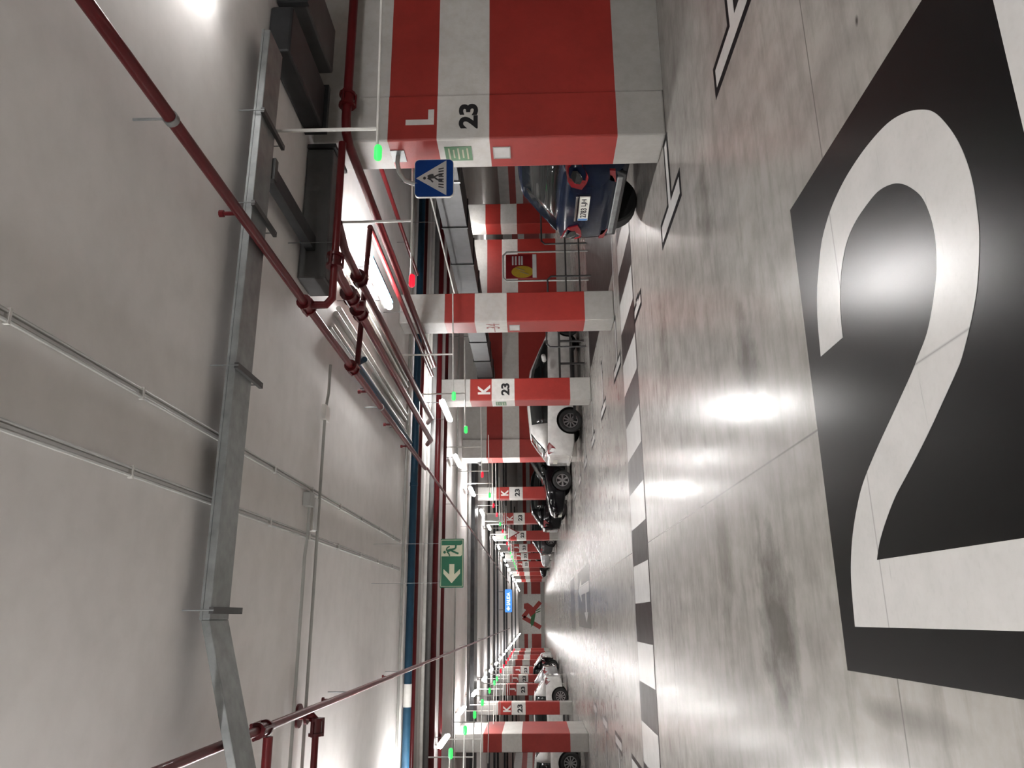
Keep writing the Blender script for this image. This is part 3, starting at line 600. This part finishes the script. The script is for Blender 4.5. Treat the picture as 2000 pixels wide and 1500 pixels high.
sd = thing('security_camera', 'small black camera on the side of the broad right pillar', 'camera', (4.58, 23.3, 2.95))
MB().capsule((4.56, 23.2, 2.93), (4.56, 23.36, 2.95), .045, 12, 3).build('housing', M['black'], sd, True); MB().box(4.57, 4.625, 23.3, 23.34, 2.95, 3.03).build('bracket', M['steel'], sd)
# trolley corral
cr = thing('trolley_corral', 'tubular trolley corral with a red and yellow board behind the right pillars', 'trolley corral', (7.7, 16, 0))
def hoop(x0, x1, y, z1, r=.022): 
    return MB().tube([(x0, y, .003), (x0, y, z1 - .08), (x0 + .08, y, z1), (x1 - .08, y, z1), (x1, y, z1 - .08), (x1, y, .003)], r, 10)
hoop(7.33, 8.05, 16.0, 1.94).build('sign_frame', M['grey'], cr, True)
MB().box(7.39, 7.99, 15.99, 16.01, 1.17, 1.88).build('board', M['sred'], cr)
b = MB(); disc(b, 0, 0, 1, lambda u, v, t: (7.55 + u * .15, 15.99 - t, 1.50 + v * .25), 0, .004, 28); b.build('yellow_oval', M['syellow'], cr)
for dx in (-.04, .05):
    b = MB(); strokes(b, [(7.55 + dx - .03, 1.40 + dx, 7.55 + dx + .05, 1.60 + dx)], .02, lambda u, v, t: (u, 15.985 - t, v), 0, .004); b.build('oval_stroke', M['olive'], cr)
for z in (1.72, 1.65, 1.57, 1.51): MB().box(7.72, 7.94, 15.984, 15.99, z - .018, z + .018).build('text_line', M['signwhite'], cr)
MB().box(7.40, 7.98, 15.98, 15.99, 1.18, 1.27).build('white_strip', M['paper'], cr)
for (x0, x1, y, z) in ((6.55, 7.15, 15.4, .95), (8.4, 9.6, 16.3, 1.05), (8.2, 9.5, 15.2, .85), (6.3, 6.95, 17.6, .95)): hoop(x0, x1, y, z).build('guard_hoop', M['steel'], cr, True)
MB().tube([(6.6, 15.4, .55), (9.6, 15.4, .55)], .018, 8).build('rail', M['steel'], cr, True); MB().tube([(6.6, 15.4, .25), (9.6, 15.4, .25)], .018, 8).build('rail', M['steel'], cr, True)
gr = thing('guard_rail', 'dark tubular guard rail in front of the white hatchback', 'guard rail', (6.4, 18.3, 0))
hoop(5.6, 7.3, 18.3, .62, .03).build('hoop', M['steel'], gr, True); MB().tube([(5.6, 18.3, .34), (7.3, 18.3, .34)], .025, 8).build('rail', M['steel'], gr, True)
for x in (6.1, 6.7): MB().cyl((x, 18.3, 0), (x, 18.3, .6), .03, 10).build('post', M['steel'], gr, True)

# mural on the far wall
mu = thing('wall_mural', 'white panel with a red letter A and a bird emblem on the far wall', 'mural', (.6, Y1, 1.6))
fm = lambda u, v, t: (u, Y1 - t, v)
MB().prism([(-2.0, .45), (3.15, .45), (3.15, 2.95), (-2.0, 2.95)], fm, .005, .02).build('panel', M['wallwhite'], mu)
b = MB(); strokes(b, [(2.1, .5, .95, 1.55), (-1.2, .5, .15, 2.85), (.15, 2.85, 1.3, 1.9)], .55, fm, .02, .03); b.build('letter', M['wallred'], mu)
MB().prism([(1.9, 2.7), (2.0, 2.2), (1.6, 1.65), (1.1, 1.2), (.6, 1.15), (.0, 1.55), (.25, 1.9), (.9, 2.2), (1.3, 2.75)], fm, .03, .04).build('bird_body', M['wallred'], mu)
MB().prism([(.35, 1.2), (.75, 1.15), (.3, 1.75), (-.6, 1.9), (-.95, 1.75), (-1.15, 1.85), (-.8, 1.45)], fm, .04, .05).build('bird_tail', M['leaf'], mu)
b = MB(); strokes(b, [(.95, 1.15, 1.25, .5), (.7, 1.1, .95, .5)], .12, fm, .03, .04); b.build('branch', M['leaf'], mu)

# ------------------------------------------------------------------ cars
def lerp_table(tab, x):
    for a, c in zip(tab, tab[1:]):
        if a[0] <= x <= c[0]:
            q = (x - a[0]) / (c[0] - a[0]); return [p + (r - p) * q for p, r in zip(a[1:], c[1:])]
    return list(tab[-1][1:]) if x > tab[-1][0] else list(tab[0][1:])
SUVP = dict(L=4.2, body=[(0, .42, .90, .70), (.03, .36, .97, .79), (.12, .27, 1.0, .855), (.35, .23, 1.0, .88), (.8, .21, .985, .885), (1.6, .2, .96, .885), (2.6, .2, .955, .885), (3.1, .22, .94, .88), (3.6, .24, .86, .86), (3.95, .28, .78, .80), (4.12, .33, .70, .70), (4.2, .42, .60, .56)],
  roof=[(.16, 1.01), (.34, 1.22), (.52, 1.40), (.62, 1.44), (1.2, 1.49), (1.8, 1.48), (2.2, 1.43), (2.65, 1.19), (3.08, .95)], wb=.84, wt=.60, axles=(.50, 3.10), wr=.33)
HATP = dict(L=4.05, body=[(0, .36, .86, .66), (.03, .30, .93, .75), (.12, .25, .96, .81), (.35, .21, .96, .845), (.8, .2, .95, .855), (1.6, .19, .925, .855), (2.5, .19, .915, .855), (2.95, .2, .90, .85), (3.4, .22, .82, .82), (3.75, .26, .73, .76), (3.95, .31, .66, .66), (4.05, .4, .57, .52)],
  roof=[(.14, .97), (.42, 1.20), (.66, 1.36), (.78, 1.39), (1.3, 1.44), (1.8, 1.42), (2.15, 1.37), (2.6, 1.14), (3.0, .91)], wb=.81, wt=.56, axles=(.78, 3.15), wr=.315)
st = lambda x: x * 1.12
LONGP = dict(L=HATP['L'] * 1.12, body=[(st(r[0]) if r[0] > .4 else r[0],) + r[1:] for r in HATP['body']], roof=[(st(x) if x > .7 else x, z) for x, z in HATP['roof']], wb=.81, wt=.56, axles=(.94, 3.66), wr=.315)
def loft(b, rings, close=True):
    V = [[b.bm.verts.new(p) for p in r] for r in rings]; n = len(V[0])
    for A, B in zip(V, V[1:]):
        for i in range(n): b.bm.faces.new((A[i], A[(i + 1) % n], B[(i + 1) % n], B[i]))
    b.bm.faces.new(V[0][::-1]); b.bm.faces.new(V[-1])
def body_mesh(P):
    b = MB(); rings = []; tab = P['body']; xs = []
    for a, c in zip(tab, tab[1:]):
        n = max(1, int((c[0] - a[0]) / .14)); xs += [a[0] + (c[0] - a[0]) * k / n for k in range(n)]
    xs.append(tab[-1][0])
    for x in xs:
        zl, zb, w = lerp_table(tab, x); zm = zl + (zb - zl) * .52
        half = [(w * .80, zl), (w * .93, zl + .035), (w * .975, zl + .12), (w * .99, zm - .05), (w, zm + .03), (w * .985, zb - .13), (w * .965, zb - .05), (w * .92, zb - .012), (w * .80, zb + .004), (w * .4, zb + .018)]
        r = [(x, 0, zl)] + [(x, y, z) for y, z in half] + [(x, 0, zb + .022)] + [(x, -y, z) for y, z in half[::-1]]
        rings.append(r)
    loft(b, rings); return b
def make_car(label, loc, rz, P, paint, rear='hatch', plate='', trim=None, rim='spokes'):
    t = thing('car', label, 'car', loc, rz, 'parked cars')
    L = P['L']
    body = body_mesh(P).build('body', M[paint], t, True, local=True)
    cut = MB()
    for ax in P['axles']:
        for s in (-1, 1): cut.cyl((ax, s * .60, P['wr']), (ax, s * 1.2, P['wr']), P['wr'] + .055, 28)
    cu = cut.build('cutter', M['black'], None)
    bm_ = body.modifiers.new('arches', 'BOOLEAN'); bm_.operation = 'DIFFERENCE'; bm_.object = cu; bm_.solver = 'EXACT'; bm_.material_mode = 'TRANSFER'
    cu.parent = t
    bpy.context.view_layer.update(); dg = bpy.context.evaluated_depsgraph_get()
    me = bpy.data.meshes.new_from_object(body.evaluated_get(dg)); body.modifiers.clear(); old = body.data; body.data = me; bpy.data.meshes.remove(old)
    bpy.data.objects.remove(cu); me.set_sharp_from_angle(angle=math.radians(35))
    # greenhouse: painted roof and pillars, dark glass
    gb, rb = MB(), MB(); R_ = P['roof']; xs = []
    for a, c in zip(R_, R_[1:]):
        n = max(1, int((c[0] - a[0]) / .12)); xs += [a[0] + (c[0] - a[0]) * k / n for k in range(n)]
    xs.append(R_[-1][0])
    def ring(x, off):
        zt = lerp_table(R_, x)[0]; zl, zb, w = lerp_table(P['body'], x); wb = min(P['wb'], w * .95); q = min(1, max(0, (zt - zb) / .45)); wt = wb + (P['wt'] - wb) * q
        half = [(wb + off, zb - .03), (wb * .62 + wt * .38 + .03 * q + off, zb + (zt - zb) * .45), (wt + .035 * q + off, zt - .05 * q), (wt - .03 + off * .5, zt - .008 + off), (wt * .5, zt + .012 * q + off), (0, zt + .016 * q + off)]
        return half
    rf, rr = R_[3][0], R_[-3][0]
    for s in (-1, 1):
        for x0, x1 in zip(xs, xs[1:]):
            A, B = ring(x0, 0), ring(x1, 0); A2, B2 = ring(x0, .006), ring(x1, .006); xm = (x0 + x1) / 2
            for k in range(5):
                painted = (k == 2) or (k >= 3 and R_[2][0] <= xm <= R_[-3][0]) or (k < 2 and xm < R_[2][0] + .12) or (k < 2 and 1.5 < xm < 1.62) or (k < 2 and xm > R_[-1][0] - .16)
                a, c, tgt = (A2, B2, rb) if painted else (A, B, gb)
                if painted and k < 2 and 1.5 < xm < 1.62: a, c, tgt = A, B, gb
                vs = [tgt.bm.verts.new(p) for p in ((x0, s * a[k][0], a[k][1]), (x1, s * c[k][0], c[k][1]), (x1, s * c[k + 1][0], c[k + 1][1]), (x0, s * a[k + 1][0], a[k + 1][1]))]
                tgt.bm.faces.new(vs)
    for x, s_ in ((xs[0], 1), (xs[-1], -1)): pass
    for bb in (gb, rb): bmesh.ops.remove_doubles(bb.bm, verts=bb.bm.verts, dist=.0005)
    for o in (gb.build('window_glass', M['glass'], t, True, local=True), rb.build('roof', M[paint], t, True, local=True)):
        sm = o.modifiers.new('thickness', 'SOLIDIFY'); sm.thickness = .012; sm.offset = -1
    # wheels
    for ax in P['axles']:
        for s in (-1, 1):
            r = P['wr']; w0, w1 = s * .66, s * (P['wb'] + .025)
            b = MB(); n = 32; prof = [(w0, r * .6), (w0, r * .93), (w0 + s * .02, r), (w1 - s * .02, r), (w1, r * .94), (w1 + s * .006, r * .80), (w1 - s * .004, r * .66), (w1 - s * .03, r * .63), (w1 - s * .06, r * .6)]
            rings = [[b.bm.verts.new((ax + rr * math.cos(2 * PI * k / n), y, r + rr * math.sin(2 * PI * k / n))) for k in range(n)] for y, rr in prof]
            for A, B in zip(rings, rings[1:]):
                for k in range(n): b.bm.faces.new((A[k], A[(k + 1) % n], B[(k + 1) % n], B[k]))
            b.bm.faces.new(rings[0]); b.bm.faces.new(rings[-1]); wh = b.build('wheel', M['tyre'], t, True, local=True)
            b = MB(); y = w1 - s * .012
            b.cyl((ax, y - s * .02, r), (ax, y, r), r * .16, 16); ns = 10 if rim == 'many' else 6
            for k in range(ns):
                q = 2 * PI * k / ns; d_ = Vector((math.cos(q), 0, math.sin(q))); e = Vector((-math.sin(q), 0, math.cos(q))); c_ = Vector((ax, y, r)); hw = r * (.055 if ns == 10 else .09)
                pts = [c_ + d_ * r * .1 - e * hw * .8, c_ + d_ * r * .6 - e * hw * 1.2, c_ + d_ * r * .6 + e * hw * 1.2, c_ + d_ * r * .1 + e * hw * .8]
                A = [b.bm.verts.new(p) for p in pts]; B = [b.bm.verts.new(p - Vector((0, s * .02, 0))) for p in pts]
                b.bm.faces.new(A); b.bm.faces.new(B[::-1])
                for i in range(4): b.bm.faces.new((A[i], A[(i + 1) % 4], B[(i + 1) % 4], B[i]))
            o_ = [[b.bm.verts.new((ax + rr * math.cos(2 * PI * k / n), yy, r + rr * math.sin(2 * PI * k / n))) for k in range(n)] for yy, rr in ((y, r * .57), (y, r * .63), (y - s * .03, r * .62), (y - s * .03, r * .57))]
            for A, B in zip(o_, o_[1:] + o_[:1]):
                for k in range(n): b.bm.faces.new((A[k], A[(k + 1) % n], B[(k + 1) % n], B[k]))
            b.build('rim', M['rim'], wh, True, local=True)
    zb0 = lerp_table(P['body'], .1)[1]; W = lerp_table(P['body'], .12)[2]
    # tail: lamps, bumper, plate, badge
    for s in (-1, 1):
        if rear == 'suv':
            sf = lambda u: 0. if u < .70 else (u - .70) / 3 if u < .79 else .03 + (u - .79) * 1.4
            b = MB(); b.prism([(.40, .765), (.52, .72), (.64, .705), (.70, .72), (.79, .77), (.85, .83), (.855, .93), (.79, .955), (.70, .945), (.58, .925), (.46, .88)], lambda u, v, q: (sf(u) + .02 - q, s * u, v), .0, .034); tl = b.build('tail_lamp', M['tail'], t, local=True)
            b = MB(); b.prism([(.52, .79), (.62, .765), (.70, .79), (.75, .83), (.75, .88), (.70, .895), (.60, .875), (.54, .845)], lambda u, v, q: (sf(u) + .02 - q, s * u, v), .0345, .039); b.build('lens_core', M['glass'], tl, local=True)
            MB().prism([(.52, .40), (.74, .43), (.75, .49), (.56, .47)], lambda u, v, q: (.03 - q, s * u, v), .0, .03).build('reflector', M['tail'], t, local=True)
        else:
            b = MB(); b.prism([(.0, .84), (.10, .70), (.20, .74), (.34, .90), (.24, .94), (.06, .93)], lambda u, v, q: (u + .01, s * (lerp_table(P['body'], max(0, u))[2] * .985 + q), v), -.06, .012); b.build('tail_lamp', M['tail'], t, local=True)
            MB().prism([(.50, .36), (.64, .38), (.64, .42), (.50, .41)], lambda u, v, q: (.05 - q, s * u, v), .0, .04).build('reflector', M['tail'], t, local=True)
        b = MB(); b.prism([(L - .42, .66), (L - .14, .56), (L - .16, .66), (L - .34, .745), (L - .46, .75)], lambda u, v, q: (u, s * (lerp_table(P['body'], u)[2] * .97 + q), v), -.05, .012); b.build('headlamp', M['head'], t, local=True)
        MB().capsule((2.62, s * .86, .98), (2.68, s * 1.0, 1.0), .065, 10, 3).build('side_mirror', M[paint], t, True, local=True)
        for x in (1.35, 2.35): MB().box(x, x + .2, s * .872 - .02, s * .872 + .02, .80, .825).build('door_handle', M[paint], t, local=True)
        MB().box(.95, 3.0, s * .80 - .05, s * .80 + .05, .17, .235).build('sill', M['black'], t, local=True)
    MB().prism([(-.66, .30), (.66, .30), (.74, .50), (-.74, .50)], lambda u, v, q: (.045 - q + max(0, abs(u) - .66) * .6, u, v), 0., .05).build('rear_bumper', M['black'] if rear == 'suv' else M[paint], t, local=True, bevel=.012)
    if rear == 'suv': MB().box(-.012, .12, -.62, .62, .335, .395).build('skid_plate', M['galv'], t, local=True, bevel=.01)
    pl = MB().box(-.022, -.008, -.26, .26, .66, .775).build('number_plate', M['plate'], t, local=True)
    if plate:
        pn, pt = plate.split()
        write(pn, .21, .07, lambda u, v, q: (-.022 - q, -u + .085, .717 + v), M['mark'], 'plate_number', pl, .02, local=True)
        write(pt, .15, .07, lambda u, v, q: (-.022 - q, -u - .14, .717 + v), M['mark'], 'plate_letters', pl, .02, local=True)
        MB().box(-.0235, -.021, .215, .255, .665, .77).build('blue_band', M['plateblue'], pl, local=True)
    if rear == 'suv':
        MB().box(-.03, .0, -.27, .27, .79, .82).build('handle_trim', M['chrome'], t, local=True, bevel=.008)
        MB().prism([(.17, .955), (.31, .955), (.31, .985), (.17, .985)], lambda u, v, q: (.045 - q, u, v), 0, .012).build('badge', M['chrome'], t, local=True)
    MB().box(L - .06, L + .0, -.42, .42, .44, .56).build('grille', M['black'], t, local=True, bevel=.01)
    MB().box(L - .05, L + .008, -.26, .26, .36, .47).build('front_plate', M['plate'], t, local=True)
    return t
make_car('navy blue hatchback seen from behind beside the L 23 pillar', (4.47, 7.80, 0), 0, SUVP, 'navy', 'suv', '2783 LJH')
make_car('white hatchback parked behind the K 23 pillar on the right', (4.06, 20.56, 0), 0, LONGP, 'white', rim='many')
make_car('black car with silver wheel, nose to the aisle beyond the broad pillar', (7.55, 26.6, 0), PI, SUVP, 'blackcar')
make_car('dark car just behind the nose-out black car, right row', (3.35, 31.2, 0), 0, HATP, 'blackcar')
make_car('dark grey car between two J 23 pillars on the right', (3.55, 46.2, 0), 0, HATP, 'dcar')
make_car('silver car beside the fourth J pillar, far right', (7.5, 53.0, 0), PI, SUVP, 'silver')
make_car('black car farthest along the right row', (7.4, 67.5, 0), PI, HATP, 'blackcar')
make_car('white hatchback parked behind the K 23 pillar on the left', (-2.30, 34.85, 0), PI, HATP, 'white', rim='many')
make_car('silver car behind the white one in the left row', (-2.30, 41.3, 0), PI, HATP, 'silver')
make_car('black car with bright windows in the left row', (-2.15, 47.2, 0), PI, SUVP, 'blackcar')
make_car('white car farthest along the left row', (-2.2, 54.0, 0), PI, HATP, 'white')
make_car('white car at the left frame edge behind the lit pillar', (-3.45, 26.6, 0), PI, HATP, 'white', rim='many')
make_car('blue car in the bay behind the navy hatchback', (10.3, 14.6, 0), 0, HATP, 'bluecar')

# ------------------------------------------------------------------ world, view
w = bpy.data.worlds.new('world'); sc.world = w; w.use_nodes = True
w.node_tree.nodes['Background'].inputs[0].default_value = (.02, .02, .02, 1); w.node_tree.nodes['Background'].inputs[1].default_value = 1.
sc.view_settings.view_transform = 'Standard'; sc.view_settings.look = 'None'; sc.view_settings.gamma = 1.
sc.view_settings.use_curve_mapping = False; sc.view_settings.exposure = 2.3
sc.cycles.use_denoising = True; sc.cycles.max_bounces = 8; sc.cycles.diffuse_bounces = 5; sc.cycles.glossy_bounces = 4
sc.cycles.sample_clamp_indirect = 6.; sc.cycles.caustics_reflective = False; sc.cycles.caustics_refractive = False
